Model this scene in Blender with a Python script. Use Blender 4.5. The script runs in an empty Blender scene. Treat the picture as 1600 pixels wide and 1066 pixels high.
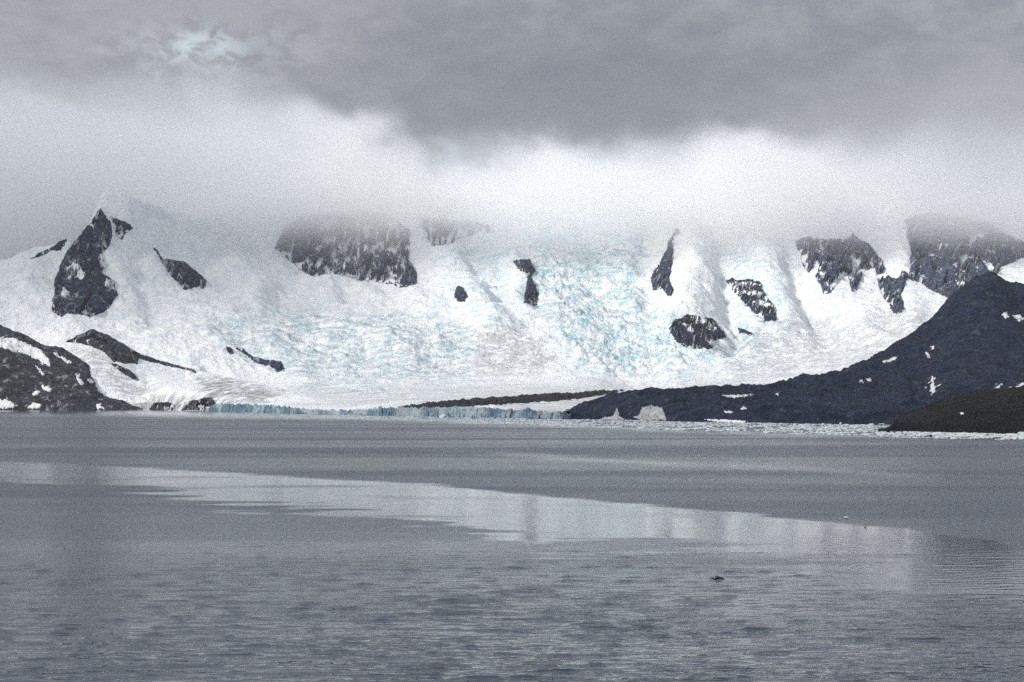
import bpy, bmesh, math, random
import numpy as np
from mathutils import Vector
R = math.radians
sc = bpy.context.scene
C = sc.collection

# ------------------------------------------------------------------ camera
F, CX, HOR, CAMZ = 2300.0, 800.0, 632.0, 20.0       # focal length in photo pixels, centre column, horizon row, deck height
cam_d = bpy.data.cameras.new('camera'); cam = bpy.data.objects.new('camera', cam_d); C.objects.link(cam)
cam.location = (0, 0, CAMZ); cam.rotation_euler = (R(90), 0, 0)
cam_d.sensor_width = 36; cam_d.lens = F/1600*36; cam_d.shift_y = (HOR-533)/1600
cam_d.clip_start = 1; cam_d.clip_end = 150000
sc.camera = cam
sc.view_settings.view_transform = 'Standard'; sc.view_settings.look = 'None'
sc.view_settings.exposure = 0; sc.view_settings.gamma = 1
sc.cycles.use_denoising = False
sc.cycles.use_adaptive_sampling = True; sc.cycles.adaptive_threshold = .025; sc.cycles.adaptive_min_samples = 40
sc.cycles.volume_bounces = 10; sc.cycles.max_bounces = 14; sc.cycles.diffuse_bounces = 2; sc.cycles.glossy_bounces = 2
sc.cycles.sample_clamp_indirect = 6.0
sc.cycles.volume_step_rate = 1.0; sc.cycles.volume_max_steps = 128

# ------------------------------------------------------------------ node helper
class NT:
    def __init__(s, tree): s.t = tree; s.n = tree.nodes; s.l = tree.links
    def put(s, node, key, v):
        sock = node.inputs[key]
        if hasattr(v, 'is_linked') or isinstance(v, bpy.types.NodeSocket): s.l.new(v, sock)
        else: sock.default_value = v
    def new(s, typ, **kw):
        n = s.n.new(typ)
        for k, v in kw.items():
            setattr(n, k, v)
        return n
    def m(s, op, a, b=None, c=None, clamp=False):
        n = s.new('ShaderNodeMath', operation=op, use_clamp=clamp)
        for i, v in enumerate((a, b, c)):
            if v is not None: s.put(n, i, v)
        return n.outputs[0]
    def mapr(s, v, a, b, c=0.0, d=1.0, smooth=True):
        n = s.new('ShaderNodeMapRange', interpolation_type='SMOOTHSTEP' if smooth else 'LINEAR')
        for i, q in enumerate((v, a, b, c, d)): s.put(n, i, q)
        return n.outputs[0]
    def mix(s, f, a, b):
        n = s.new('ShaderNodeMix', data_type='RGBA')
        s.put(n, 0, f); s.put(n, 6, a); s.put(n, 7, b)
        return n.outputs[2]
    def noise(s, vec, scale, detail=4, rough=.55, dist=0, out=0):
        n = s.new('ShaderNodeTexNoise')
        s.put(n, 'Vector', vec); s.put(n, 'Scale', scale); s.put(n, 'Detail', detail); s.put(n, 'Roughness', rough); s.put(n, 'Distortion', dist)
        return n.outputs[out]
    def mapping(s, vec, scale=(1, 1, 1), rot=(0, 0, 0), loc=(0, 0, 0)):
        n = s.new('ShaderNodeMapping')
        s.put(n, 'Vector', vec); s.put(n, 'Scale', scale); s.put(n, 'Rotation', rot); s.put(n, 'Location', loc)
        return n.outputs[0]
    def attr(s, name):
        return s.new('ShaderNodeAttribute', attribute_name=name).outputs['Fac']
def rgb(r, g, b): return (r, g, b, 1)

# ------------------------------------------------------------------ sky and sun
SUN_EL, SUN_AZ = R(28), R(232)          # azimuth clockwise from +Y
w = bpy.data.worlds.new('World'); sc.world = w; w.use_nodes = True
t = NT(w.node_tree); t.n.clear()
out = t.new('ShaderNodeOutputWorld'); bg = t.new('ShaderNodeBackground')
sky = t.new('ShaderNodeTexSky', sky_type='NISHITA', sun_disc=False, sun_elevation=SUN_EL, sun_rotation=SUN_AZ)
tc = t.new('ShaderNodeTexCoord').outputs['Generated']
sx = t.new('ShaderNodeSeparateXYZ'); t.put(sx, 0, tc)
az = t.m('MULTIPLY', t.m('ARCTAN2', sx.outputs[0], sx.outputs[1]), 57.2958)
el = t.m('MULTIPLY', t.m('ARCSINE', sx.outputs[2]), 57.2958)
cv = t.new('ShaderNodeCombineXYZ'); t.put(cv, 0, az); t.put(cv, 1, t.m('MULTIPLY', el, 1.7)); t.put(cv, 2, 0.0)
n1 = t.noise(cv.outputs[0], .17, 6, .56, .35)
n2 = t.noise(t.mapping(cv.outputs[0], loc=(31, 7, 3)), .45, 5, .55, .25)
n3 = t.noise(t.mapping(cv.outputs[0], loc=(3, 57, 9)), .11, 6, .5, .2)
n4 = t.noise(t.mapping(cv.outputs[0], loc=(11, 3, 1)), 1.1, 6, .6, .4)
azw = t.m('ADD', az, t.m('MULTIPLY', t.m('SUBTRACT', n1, .5), 7.0))
elw = t.m('ADD', t.m('ADD', el, t.m('MULTIPLY', t.m('SUBTRACT', n4, .5), 1.1)), t.m('ADD', t.m('MULTIPLY', t.m('SUBTRACT', n2, .5), 2.0), t.m('MULTIPLY', t.m('SUBTRACT', n3, .5), 2.0)))
def blob(px, py, rx, ry):               # a soft cloud mass: centre and radii given in photo pixels, turned into degrees of sky
    a0 = math.degrees(math.atan((px-CX)/F)); e0 = math.degrees(math.atan((HOR-py)/F))
    k = math.degrees(1/F)
    da = t.m('DIVIDE', t.m('SUBTRACT', azw, a0), rx*k); de = t.m('DIVIDE', t.m('SUBTRACT', elw, e0), ry*k)
    return t.m('EXPONENT', t.m('MULTIPLY', t.m('ADD', t.m('MULTIPLY', da, da), t.m('MULTIPLY', de, de)), -1.0))
k = math.degrees(1/F)
# bright low fog up to an edge that lies higher on the left
edge = t.mapr(az, -9.0, -5.0, 11.6, 9.6)
fog = t.mapr(t.m('SUBTRACT', elw, edge), -1.5, 1.1, 1.0, 0.0)
deck = t.mix(t.mapr(t.m('ADD', t.m('MULTIPLY', n2, .65), t.m('MULTIPLY', n4, .35)), .34, .66), rgb(.275, .295, .33), rgb(.41, .42, .445))
deck = t.mix(t.m('MULTIPLY', blob(900, 120, 470, 130), .80), deck, rgb(.212, .230, .262))
deck = t.mix(t.m('MULTIPLY', blob(1490, 200, 240, 60), .6), deck, rgb(.47, .46, .50))
deck = t.mix(t.m('MULTIPLY', blob(150, 20, 420, 110), .55), deck, rgb(.42, .40, .44))
deck = t.mix(t.m('MULTIPLY', blob(310, 88, 105, 30), t.mapr(n4, .38, .62)), deck, rgb(.60, .68, .73))
deck = t.mix(t.m('MULTIPLY', blob(30, 178, 80, 18), .7), deck, rgb(.66, .70, .77))
fogc = t.mix(t.mapr(t.m('ABSOLUTE', t.m('SUBTRACT', azw, 4.0)), 2.0, 13.0), rgb(.86, .90, .96), rgb(.56, .60, .66))
low = t.mix(fog, deck, fogc)
# overhead and behind: an even bright overcast
up = t.mapr(el, 14.0, 30.0)
hi = t.mix(t.noise(tc, 2.2, 5, .55, .3), rgb(.60, .64, .70), rgb(.90, .95, 1.02))
cloud = t.mix(up, low, hi)
cloud10 = t.new('ShaderNodeVectorMath', operation='SCALE'); t.put(cloud10, 0, cloud); t.put(cloud10, 3, 10.0)
t.put(bg, 'Color', t.mix(.97, sky.outputs[0], cloud10.outputs[0])); bg.inputs['Strength'].default_value = .1
t.l.new(bg.outputs[0], out.inputs[0])

sd = bpy.data.lights.new('sun', 'SUN'); sun = bpy.data.objects.new('sun', sd); C.objects.link(sun)
sd.energy = 4.3; sd.angle = R(8); sd.color = (1, .96, .90)
dvec = Vector((math.sin(SUN_AZ)*math.cos(SUN_EL), math.cos(SUN_AZ)*math.cos(SUN_EL), math.sin(SUN_EL)))
sun.rotation_euler = dvec.to_track_quat('Z', 'Y').to_euler(); sun.location = (0, -50, 120)

# ------------------------------------------------------------------ noise in metres
def _hash(ix, iy, seed):
    h = (ix.astype(np.int64)*374761393 + iy.astype(np.int64)*668265263 + seed*974634777) & 0xffffffff
    h = ((h ^ (h >> 13))*1274126177) & 0xffffffff
    return (h ^ (h >> 16)) & 0xffffffff
def gnoise(x, y, seed=0):
    ix, iy = np.floor(x), np.floor(y); fx, fy = x-ix, y-iy
    u, v = fx*fx*fx*(fx*(fx*6-15)+10), fy*fy*fy*(fy*(fy*6-15)+10)
    def g(dx, dy):
        a = _hash(ix+dx, iy+dy, seed)*(2*math.pi/4294967296.0)
        return np.cos(a)*(fx-dx) + np.sin(a)*(fy-dy)
    return 1.5*((g(0, 0)*(1-u)+g(1, 0)*u)*(1-v) + (g(0, 1)*(1-u)+g(1, 1)*u)*v)
def fbm(x, y, scale, octs=5, seed=0, gain=.5, ridged=False):
    s, a, f = 0, 1.0, 1.0/scale
    tot = 0
    for o in range(octs):
        n = gnoise(x*f+o*17.3, y*f-o*9.1, seed+o)
        if ridged: n = 1-2*np.abs(n)
        s = s+a*n; tot += a; a *= gain; f *= 2.03
    return s/tot
def ss(a, b, x):
    q = np.clip((x-a)/(b-a), 0, 1); return q*q*(3-2*q)
def poly_sd(px, py, poly):              # signed distance to a closed outline, positive inside
    d = np.full(px.shape, 1e9); ins = np.zeros(px.shape, bool); n = len(poly)
    for i in range(n):
        (x1, y1), (x2, y2) = poly[i], poly[(i+1) % n]
        ex, ey = x2-x1, y2-y1
        q = np.clip(((px-x1)*ex+(py-y1)*ey)/max(ex*ex+ey*ey, 1e-9), 0, 1)
        d = np.minimum(d, (px-x1-q*ex)**2+(py-y1-q*ey)**2)
        if y1 != y2:
            ins ^= ((y1 > py) != (y2 > py)) & (px < ex*(py-y1)/(y2-y1)+x1)
    return np.where(ins, 1, -1)*np.sqrt(d)
def row_of(Y, Z): return HOR-F*(Z-CAMZ)/Y

# ------------------------------------------------------------------ mesh helpers
def mesh_from(name, V, faces, mat, attrs=None, parent=None, smooth=True):
    me = bpy.data.meshes.new(name)
    V = np.asarray(V, np.float32); faces = np.asarray(faces, np.int32)
    k = faces.shape[1]
    me.vertices.add(len(V)); me.vertices.foreach_set('co', V.ravel())
    me.loops.add(faces.size); me.loops.foreach_set('vertex_index', faces.ravel())
    me.polygons.add(len(faces)); me.polygons.foreach_set('loop_start', np.arange(0, faces.size, k, dtype=np.int32))
    me.polygons.foreach_set('loop_total', np.full(len(faces), k, np.int32))
    me.polygons.foreach_set('use_smooth', np.full(len(faces), smooth))
    for an, av in (attrs or {}).items():
        me.attributes.new(an, 'FLOAT', 'POINT').data.foreach_set('value', np.asarray(av, np.float32).ravel())
    me.update(calc_edges=True); me.validate()
    me.materials.append(mat)
    o = bpy.data.objects.new(name, me); C.objects.link(o)
    if parent: o.parent = parent
    return o
def grid_faces(nr, nc):
    i = np.arange(nr*nc).reshape(nr, nc)
    return np.stack([i[:-1, :-1], i[:-1, 1:], i[1:, 1:], i[1:, :-1]], -1).reshape(-1, 4)
def tag(o, label=None, cat=None, group=None, kind=None):
    if label: o['label'] = label
    if cat: o['category'] = cat
    if group: o['group'] = group
    if kind: o['kind'] = kind
    return o
def compact(V, faces, attrs):
    used = np.unique(faces); idx = np.full(len(V), -1); idx[used] = np.arange(len(used))
    return V[used], idx[faces], {a: v.ravel()[used] for a, v in attrs.items()}

class Sheet:
    """A piece of land: cross-section curves from its foot over its crest, one height and distance per bearing, plus fractal relief."""
    def __init__(s, x0, x1, curves, relief):
        s.x0, s.x1, s.curves, s.relief = x0, x1, curves, relief
        s.K = len(curves)
        s.xs = np.arange(x0-60, x1+61.0)
        def soft(y, sig):
            if sig < .5: return y
            n = int(sig*3); k = np.exp(-.5*(np.arange(-n, n+1)/sig)**2); k /= k.sum()
            return np.convolve(np.pad(y, n, mode='edge'), k, 'valid')
        s.cy, s.cz = [], []
        for c in curves:
            sig = c.get('soft', 0)
            y = soft(np.interp(s.xs, *zip(*c['Y'])), sig*2)
            if 'z' in c: z = np.interp(s.xs, *zip(*c['z']))
            else: z = CAMZ+(HOR-soft(np.interp(s.xs, *zip(*c['row'])), min(sig, c.get('soft_row', 99))))*y/F
            s.cy.append(y); s.cz.append(z)
    def ctrl(s, x):
        return np.array([np.interp(x, s.xs, q) for q in s.cy]), np.array([np.interp(x, s.xs, q) for q in s.cz])
    def ev(s, x, tt):
        """x, tt arrays of one shape; returns X, Y, Z."""
        Y, Z = s.ctrl(x)
        k = np.clip(np.floor(tt).astype(int), 0, s.K-2); f = tt-k
        def take(A, i): return np.take_along_axis(A, np.clip(i, 0, s.K-1)[None], 0)[0]
        def herm(A):
            p0, p1, p2, p3 = take(A, k-1), take(A, k), take(A, k+1), take(A, k+2)
            d0, d1, d2 = p1-p0, p2-p1, p3-p2
            def sl(a, b): return np.where(a*b > 0, 2*a*b/np.where(a+b == 0, 1, a+b), 0)
            m1, m2 = np.where(k == 0, d1, sl(d0, d1)), np.where(k == s.K-2, d1, sl(d1, d2))
            return ((2*f**3-3*f**2+1)*p1+(f**3-2*f**2+f)*m1+(-2*f**3+3*f**2)*p2+(f**3-f**2)*m2)
        yy, zz = herm(Y), herm(Z)
        X = (x-CX)/F*yy
        return s.relief(x, tt, X, yy, zz)
    def grid(s, nx, per):
        xs = np.linspace(s.x0, s.x1, nx)
        tv = np.concatenate([np.linspace(i, i+1, n, endpoint=False) for i, n in enumerate(per)]+[[s.K-1]])
        x, tt = np.meshgrid(xs, tv)
        return x, tt

# ------------------------------------------------------------------ materials
def mat(name):
    m = bpy.data.materials.new(name); m.use_nodes = True
    nt = NT(m.node_tree); b = m.node_tree.nodes['Principled BSDF']
    return m, nt, b
def pos(nt): return nt.new('ShaderNodeNewGeometry').outputs['Position']
def bump(nt, b, h, dist, strength=1.0):
    n = nt.new('ShaderNodeBump'); nt.put(n, 'Height', h); nt.put(n, 'Distance', dist); nt.put(n, 'Strength', strength)
    nt.l.new(n.outputs[0], b.inputs['Normal'])

M = {}
def make_snow(name, white, scale):
    m, nt, b = mat(name); p = pos(nt)
    a = nt.noise(p, .012*scale, 5, .6, .4); fine = nt.noise(p, .08*scale, 4, .65)
    base = nt.mix(nt.mapr(a, .35, .7), rgb(*white), rgb(white[0]*.86, white[1]*.885, white[2]*.91))
    bl = nt.attr('blue'); di = nt.attr('dirt')
    streak = nt.noise(nt.mapping(p, (.010*scale, .028*scale, .03*scale)), 1.0, 5, .7, .8)
    ice = nt.mix(nt.mapr(fine, .3, .7), rgb(.16, .50, .58), rgb(.52, .76, .82))
    base = nt.mix(nt.m('MULTIPLY', bl, nt.mapr(streak, .44, .62)), base, ice)
    base = nt.mix(nt.m('MULTIPLY', nt.mapr(streak, .50, .66), .30), base, rgb(.50, .54, .58))
    dirt = nt.mix(nt.mapr(fine, .3, .7), rgb(.12, .135, .15), rgb(.48, .49, .50))
    base = nt.mix(nt.m('MULTIPLY', di, nt.mapr(streak, .36, .56)), base, dirt)
    nt.put(b, 'Base Color', base); nt.put(b, 'Roughness', .65); nt.put(b, 'Specular IOR Level', .25)
    hgt = nt.m('ADD', nt.noise(p, .03*scale, 5, .65, .3), nt.m('MULTIPLY', nt.noise(p, .15*scale, 4, .65), .4))
    bump(nt, b, hgt, 26/scale, 1.0)
    return m
M['snow'] = make_snow('snow', (.90, .915, .935), 1.0)
M['apron'] = make_snow('old_ice', (.40, .42, .44), 4.0)
M['patch'] = make_snow('patch_snow', (.78, .79, .80), 4.0)
def make_rock(name, dark, light, scale, dust=0.0, top=None):
    m, nt, b = mat(name); p = pos(nt)
    a = nt.noise(p, .02*scale, 6, .65, .6); f = nt.noise(p, .11*scale, 5, .7)
    strata = nt.noise(nt.mapping(p, (.006*scale, .006*scale, .05*scale), (.25, .1, 0)), 1.0, 4, .6, .5)
    col = nt.mix(nt.mapr(nt.m('ADD', nt.m('MULTIPLY', a, .6), nt.m('MULTIPLY', strata, .4)), .35, .65), rgb(*dark), rgb(*light))
    scree = nt.noise(nt.mapping(p, (.004*scale, .004*scale, .0022*scale)), 1.0, 6, .65, 1.2)
    col = nt.mix(nt.m('MULTIPLY', nt.mapr(scree, .54, .70), .42), col, rgb(light[0]*1.9, light[1]*1.85, light[2]*1.75))
    if top:
        z = nt.new('ShaderNodeSeparateXYZ'); nt.put(z, 0, p)
        zz = nt.m('ADD', z.outputs[2], nt.m('MULTIPLY', nt.m('SUBTRACT', a, .5), 14.0))
        col = nt.mix(nt.mapr(zz, top[0]-2, top[0]+3), col, nt.mix(nt.mapr(f, .3, .7), rgb(*top[1]), rgb(*top[2])))
    if dust:
        nz = nt.new('ShaderNodeSeparateXYZ'); nt.put(nz, 0, nt.new('ShaderNodeNewGeometry').outputs['Normal'])
        vein = nt.noise(nt.mapping(p, (.016*scale, .016*scale, .005*scale)), 1.0, 6, .7, 1.0)
        k = nt.m('MAXIMUM', nt.m('MULTIPLY', nt.mapr(f, .54, .64), nt.mapr(a, .42, .60)), nt.mapr(vein, .575, .62))
        col = nt.mix(nt.m('MULTIPLY', k, dust), col, rgb(.70, .72, .76))
    nt.put(b, 'Base Color', col); nt.put(b, 'Roughness', .85); nt.put(b, 'Specular IOR Level', .2)
    hgt = nt.m('ADD', a, nt.m('MULTIPLY', f, .5))
    bump(nt, b, hgt, 40/scale, 1.0)
    return m
M['rock'] = make_rock('slate_rock', (.008, .014, .040), (.026, .037, .080), 1.0, .55)
M['cliff'] = make_rock('mist_tinted_rock', (.026, .037, .076), (.066, .084, .140), 1.0, .9)  # paler, bluer copy of the peak rock: mist on the cliffs put into the colour
M['debris'] = make_rock('moraine_debris', (.008, .010, .016), (.03, .034, .042), 3.0)
M['hillrock'] = make_rock('hill_rock', (.010, .012, .019), (.036, .040, .050), 2.0, .35)
M['headland'] = make_rock('headland_rock', (.004, .009, .026), (.018, .029, .060), 3.0, .06)
M['island'] = make_rock('island_rock', (.003, .004, .007), (.009, .010, .014), 8.0, 0, (13, (.002, .002, .0025), (.0075, .0073, .0072)))
# blue glacier front
m, nt, b = mat('blue_ice'); p = pos(nt)
v = nt.noise(nt.mapping(p, (.05, .02, .012)), 1.0, 6, .7, .6); f = nt.noise(p, .16, 5, .7)
col = nt.mix(nt.mapr(v, .32, .68), rgb(.010, .045, .080), rgb(.09, .19, .26))
col = nt.mix(nt.mapr(f, .56, .76), col, rgb(.30, .41, .47))
pat = nt.noise(nt.mapping(p, (.012, .01, .03)), 1.0, 4, .6, .4)
col = nt.mix(nt.mapr(pat, .46, .62), col, nt.mix(f, rgb(.07, .15, .20), rgb(.40, .48, .52)))
col = nt.mix(nt.m('MULTIPLY', nt.attr('dirt'), .9), col, nt.mix(f, rgb(.06, .075, .10), rgb(.42, .46, .48)))
nt.put(b, 'Base Color', col); nt.put(b, 'Roughness', .45)
bump(nt, b, nt.m('ADD', v, nt.m('MULTIPLY', f, .6)), 6, 1.0); M['ice'] = m
m, nt, b = mat('floe_ice'); p = pos(nt)
f = nt.noise(p, .9, 5, .6)
nt.put(b, 'Base Color', nt.mix(nt.mapr(f, .35, .7), rgb(.48, .52, .55), rgb(.28, .33, .37))); nt.put(b, 'Roughness', .5)
bump(nt, b, f, .3, .8); M['floe'] = m
m, nt, b = mat('wet_fur')
nt.put(b, 'Base Color', nt.mix(nt.noise(pos(nt), 6.0, 4), rgb(.006, .006, .008), rgb(.02, .019, .019))); nt.put(b, 'Roughness', .35); M['fur'] = m
m, nt, b = mat('grey_plumage')
nt.put(b, 'Base Color', nt.mix(nt.noise(pos(nt), 9.0, 4), rgb(.05, .05, .055), rgb(.12, .12, .13))); nt.put(b, 'Roughness', .7); M['plume'] = m
# water
m, nt, b = mat('sea_water'); p = pos(nt)
calm = nt.attr('calm'); lod = nt.attr('lod')
rough = nt.m('SUBTRACT', 1.0, calm)
def crest(v, k): return nt.m('POWER', nt.m('SUBTRACT', 1.0, nt.m('ABSOLUTE', nt.m('SUBTRACT', nt.m('MULTIPLY', v, 2.0), 1.0))), k)
q1 = crest(nt.noise(nt.mapping(p, (.10, .30, 1), (0, 0, .07)), 1.0, 3, .5, .35), 7.0)
q3 = crest(nt.noise(nt.mapping(p, (.30, .9, 1), (0, 0, -.05)), 1.0, 2, .5, .3), 5.0)
q2 = nt.noise(nt.mapping(p, (.05, .14, 1), (0, 0, -.06)), 1.0, 4, .55, .2)
gust = nt.mapr(nt.noise(nt.mapping(p, (.012, .035, 1), (0, 0, .1)), 1.0, 4, .6, .4), .35, .65, .35, 1.25)
h = nt.m('ADD', nt.m('MULTIPLY', gust, nt.m('ADD', nt.m('MULTIPLY', q1, .08), nt.m('MULTIPLY', q3, .03))), nt.m('MULTIPLY', q2, .05))
nt.put(b, 'Base Color', rgb(.020, .030, .046)); nt.put(b, 'IOR', 1.36)
nt.put(b, 'Roughness', nt.m('ADD', .03, nt.m('ADD', nt.m('MULTIPLY', calm, .06), nt.m('MULTIPLY', rough, nt.m('MULTIPLY', lod, nt.mapr(nt.noise(nt.mapping(p, (.0016, .011, 1), (0, 0, .05)), 1.0, 5, .6, .3), .35, .65, .24, .40))))))
bn = nt.new('ShaderNodeBump'); nt.put(bn, 'Height', h); nt.put(bn, 'Distance', 1.0)
nt.put(bn, 'Strength', nt.m('ADD', .10, nt.m('MULTIPLY', rough, .9)))
nt.l.new(bn.outputs[0], b.inputs['Normal']); M['water'] = m

# ------------------------------------------------------------------ water
rng = np.random.default_rng(7)
def make_water():
    xs = np.concatenate([np.linspace(-6000, -420, 24, endpoint=False), np.linspace(-420, 2020, 1020), np.linspace(2100, 7600, 24)])
    rows = np.concatenate([[9000, 4000, 2400, 1800, 1500, 1350], np.arange(1200, 700, -.75), np.arange(700, 634.5, -1.5)])
    Ys = np.concatenate([CAMZ*F/(rows-HOR), [25000, 45000, 90000]])
    x, Y = np.meshgrid(xs, Ys); X = (x-CX)/F*Y
    dY = np.abs(np.gradient(Ys))[:, None]*np.ones_like(X); dX = Y/F*2.4
    row = HOR+CAMZ*F/Y
    # slicks: stretches of smooth water between wind-ruffled ones
    wx = fbm(X, Y*.35, 60, 5, 11); wy = fbm(X*.55, Y*.16, 16, 5, 23, .6)
    wk = np.clip((row-HOR-75)/60, .12, 2.4)
    r = row + (wy*13 + wx*9 + 7*fbm(X*.5, Y*.11, 7, 4, 29, .6))*wk
    s2 = fbm(X*.22, Y*.75, 9, 4, 33, .55); s3 = fbm(X*.10, Y*.5, 9, 4, 37, .55)
    r = r + s2*34*np.clip(wk, .25, 3)
    up = np.interp(x, [-500, 0, 150, 300, 480, 700, 800, 1050, 1300, 1600, 2100], [715, 722, 726, 735, 746, 758, 770, 791, 816, 852, 905])
    lo = np.interp(x, [-500, 0, 150, 250, 350, 500, 600, 750, 850, 1000, 1200, 1400, 1600, 2100], [746, 752, 758, 768, 780, 793, 808, 832, 848, 862, 884, 930, 985, 1060])
    up2 = row + fbm(X, Y*.3, 40, 4, 31)*3*np.clip((row-HOR)/160, .1, 2) + s2*5*np.clip((row-HOR)/160, .3, 1.5) - up
    soft = np.interp(x, [0, 800, 1200, 1600], [4, 6, 18, 34])
    calm = ss(-1.5, 2.5, up2)*(1-ss(-soft, soft, r-lo))*(1-.45*ss(.12, .42, s3)*ss(2, 12, up2))
    near = .3*ss(.0, .5, fbm(X*.25, Y*.6, 16, 4, 41))*ss(860, 960, row)*ss(200, 1100, x)     # faint glossy lanes nearby
    shore_lo = np.interp(x, [-500, 0, 300, 600, 900, 1200, 1600, 2100], [646, 648, 652, 657, 668, 680, 690, 700])
    shore = 1-ss(-5, 5, row+wx*4-shore_lo)
    lane = .5*np.exp(-((row-np.interp(x, [0, 700, 1000, 1600], [690, 706, 722, 752])+wx*5)/4.0)**2)*ss(600, 900, x)
    calm = np.clip(np.maximum.reduce([calm*np.interp(x, [0, 150, 400, 1200, 1400], [.72, .78, .93, .93, .97]), near, shore*.9, lane]), 0, 1)
    amp = (1-.93*calm*np.interp(x, [0, 1200, 1420, 1560], [1, 1.03, 1.03, .90]))*(1+.7*np.exp(-((up2+4)/4.0)**2)*ss(0, 500, x))
    Z = np.zeros_like(X); xd = np.zeros_like(X)
    lodsum = np.zeros_like(X); tot = 0
    for i in range(72):
        lam = .85*(5.0/.85)**(rng.random()**1.3)
        th = rng.normal(R(-86), R(15))            # travelling mostly towards the camera, a little across
        kx, ky = math.cos(th)*2*math.pi/lam, math.sin(th)*2*math.pi/lam
        a = (.0062 if lam < 2.6 else .0017)*lam*(.5+rng.random())
        lx, ly = 2*math.pi/max(abs(kx), 1e-6), 2*math.pi/max(abs(ky), 1e-6)
        keep = ss(2.6, 5, lx/dX)*ss(2.6, 5, ly/dY)
        ph = kx*X+ky*Y+rng.random()*6.283+2.5*fbm(X, Y, lam*5, 2, 100+i) if i % 2 else kx*X+ky*Y+rng.random()*6.283
        Z += keep*a*np.sin(ph); xd += keep*a*np.cos(ph)*math.cos(th)
        lodsum += (1-keep); tot += 1
    gust = .42+.75*ss(-.5, .6, fbm(X*.35, Y*.7, 22, 4, 77))
    rms = max(Z[(row > 900)].std(), 1e-4); zn = np.clip(Z/rms, -3, 2.6)
    Z = rms*(np.exp(.8*zn)-1.35)*.75              # broad flat troughs, short steep crests
    Z *= amp*gust*ss(70, 140, 4000-Y); X = X-.2*xd*amp
    V = np.stack([X, Y, Z], -1).reshape(-1, 3)
    o = mesh_from('water', V, grid_faces(*X.shape), M['water'], dict(calm=calm, lod=lodsum/tot))
    tag(o, 'grey rippled sea with a smooth pale slick crossing it', 'sea', kind='structure')
make_water()

# ------------------------------------------------------------------ glacier and snow mountains
FRONT_X = [-600, 200, 330, 450, 600, 700, 875, 1000, 1150, 2300]
FRONT_Y = [5200, 5150, 4180, 3170, 2630, 2300, 2044, 2250, 3000, 3000]
ICEFALLS = [  # outline, roughness, blueness
    ([(820, 345), (1000, 360), (1015, 470), (1062, 495), (1135, 560), (1060, 592), (900, 580), (862, 525), (812, 455)], 1.0, .85),
    ([(310, 507), (430, 490), (620, 488), (722, 508), (748, 548), (730, 592), (560, 603), (450, 592), (395, 560)], .50, .75),
    ([(690, 380), (800, 380), (835, 480), (760, 505), (685, 470)], .5, .55),
    ([(1130, 395), (1215, 400), (1240, 500), (1150, 590), (1090, 560), (1140, 520)], .5, .6),
]
DIRTY = [
    ([(735, 515), (815, 500), (865, 560), (850, 585), (745, 585)], .55),
    ([(1120, 540), (1210, 505), (1330, 500), (1450, 480), (1440, 520), (1330, 575), (1150, 600)], .45),
    ([(310, 507), (430, 490), (620, 488), (722, 508), (748, 548), (730, 592), (560, 603), (450, 592), (395, 560)], .3),
    ([(640, 600), (1000, 600), (1300, 592), (1300, 606), (960, 618), (640, 634)], .45),
    ([(380, 600), (640, 603), (640, 632), (460, 632)], .45),
    ([(780, 622), (960, 612), (960, 645), (780, 645)], .6),
]
def mask(x, row, poly, soft, X, Y, seed=5):
    return ss(-soft, soft, poly_sd(x, row, poly)+fbm(X, Y, 260, 5, seed)*soft*1.6)
RIDGES = [  # crest lines of the snow ridges and troughs of the icefalls: points, half width, height in metres
    ([(165, 325), (230, 356), (330, 402), (405, 455)], 26, 100), ([(215, 400), (225, 450), (240, 500)], 16, -40), ([(500, 440), (540, 500), (640, 560)], 26, 35), ([(440, 480), (560, 505), (740, 520)], 10, -22), ([(40, 405), (60, 470), (110, 515)], 30, 30),
    ([(620, 340), (690, 410), (770, 505)], 30, 60), ([(780, 350), (800, 420), (815, 490)], 20, 45), ([(560, 455), (660, 470), (760, 480)], 16, 30),
    ([(1062, 352), (1085, 420), (1080, 500)], 34, 95), ([(1170, 365), (1195, 430), (1225, 500)], 30, 75), ([(1240, 372), (1300, 465), (1350, 520)], 30, 50),
    ([(1395, 360), (1410, 430), (1420, 495)], 24, 50), ([(1130, 400), (1135, 470), (1150, 545)], 14, -55), ([(1010, 360), (1000, 430), (1020, 490)], 20, -45),
    ([(920, 350), (930, 440), (975, 520), (1000, 575)], 50, -60), ([(720, 370), (745, 430), (780, 480)], 16, -35), ([(345, 400), (420, 470), (600, 480)], 30, -40),
    ([(1235, 420), (1250, 480), (1290, 540)], 14, -35), ([(300, 480), (420, 540), (470, 590)], 22, 22),
]
def line_d(px, py, pts):
    d = np.full(px.shape, 1e9)
    for (x1, y1), (x2, y2) in zip(pts[:-1], pts[1:]):
        ex, ey = x2-x1, y2-y1; q = np.clip(((px-x1)*ex+(py-y1)*ey)/(ex*ex+ey*ey), 0, 1)
        d = np.minimum(d, (px-x1-q*ex)**2+(py-y1-q*ey)**2)
    return np.sqrt(d)
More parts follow.
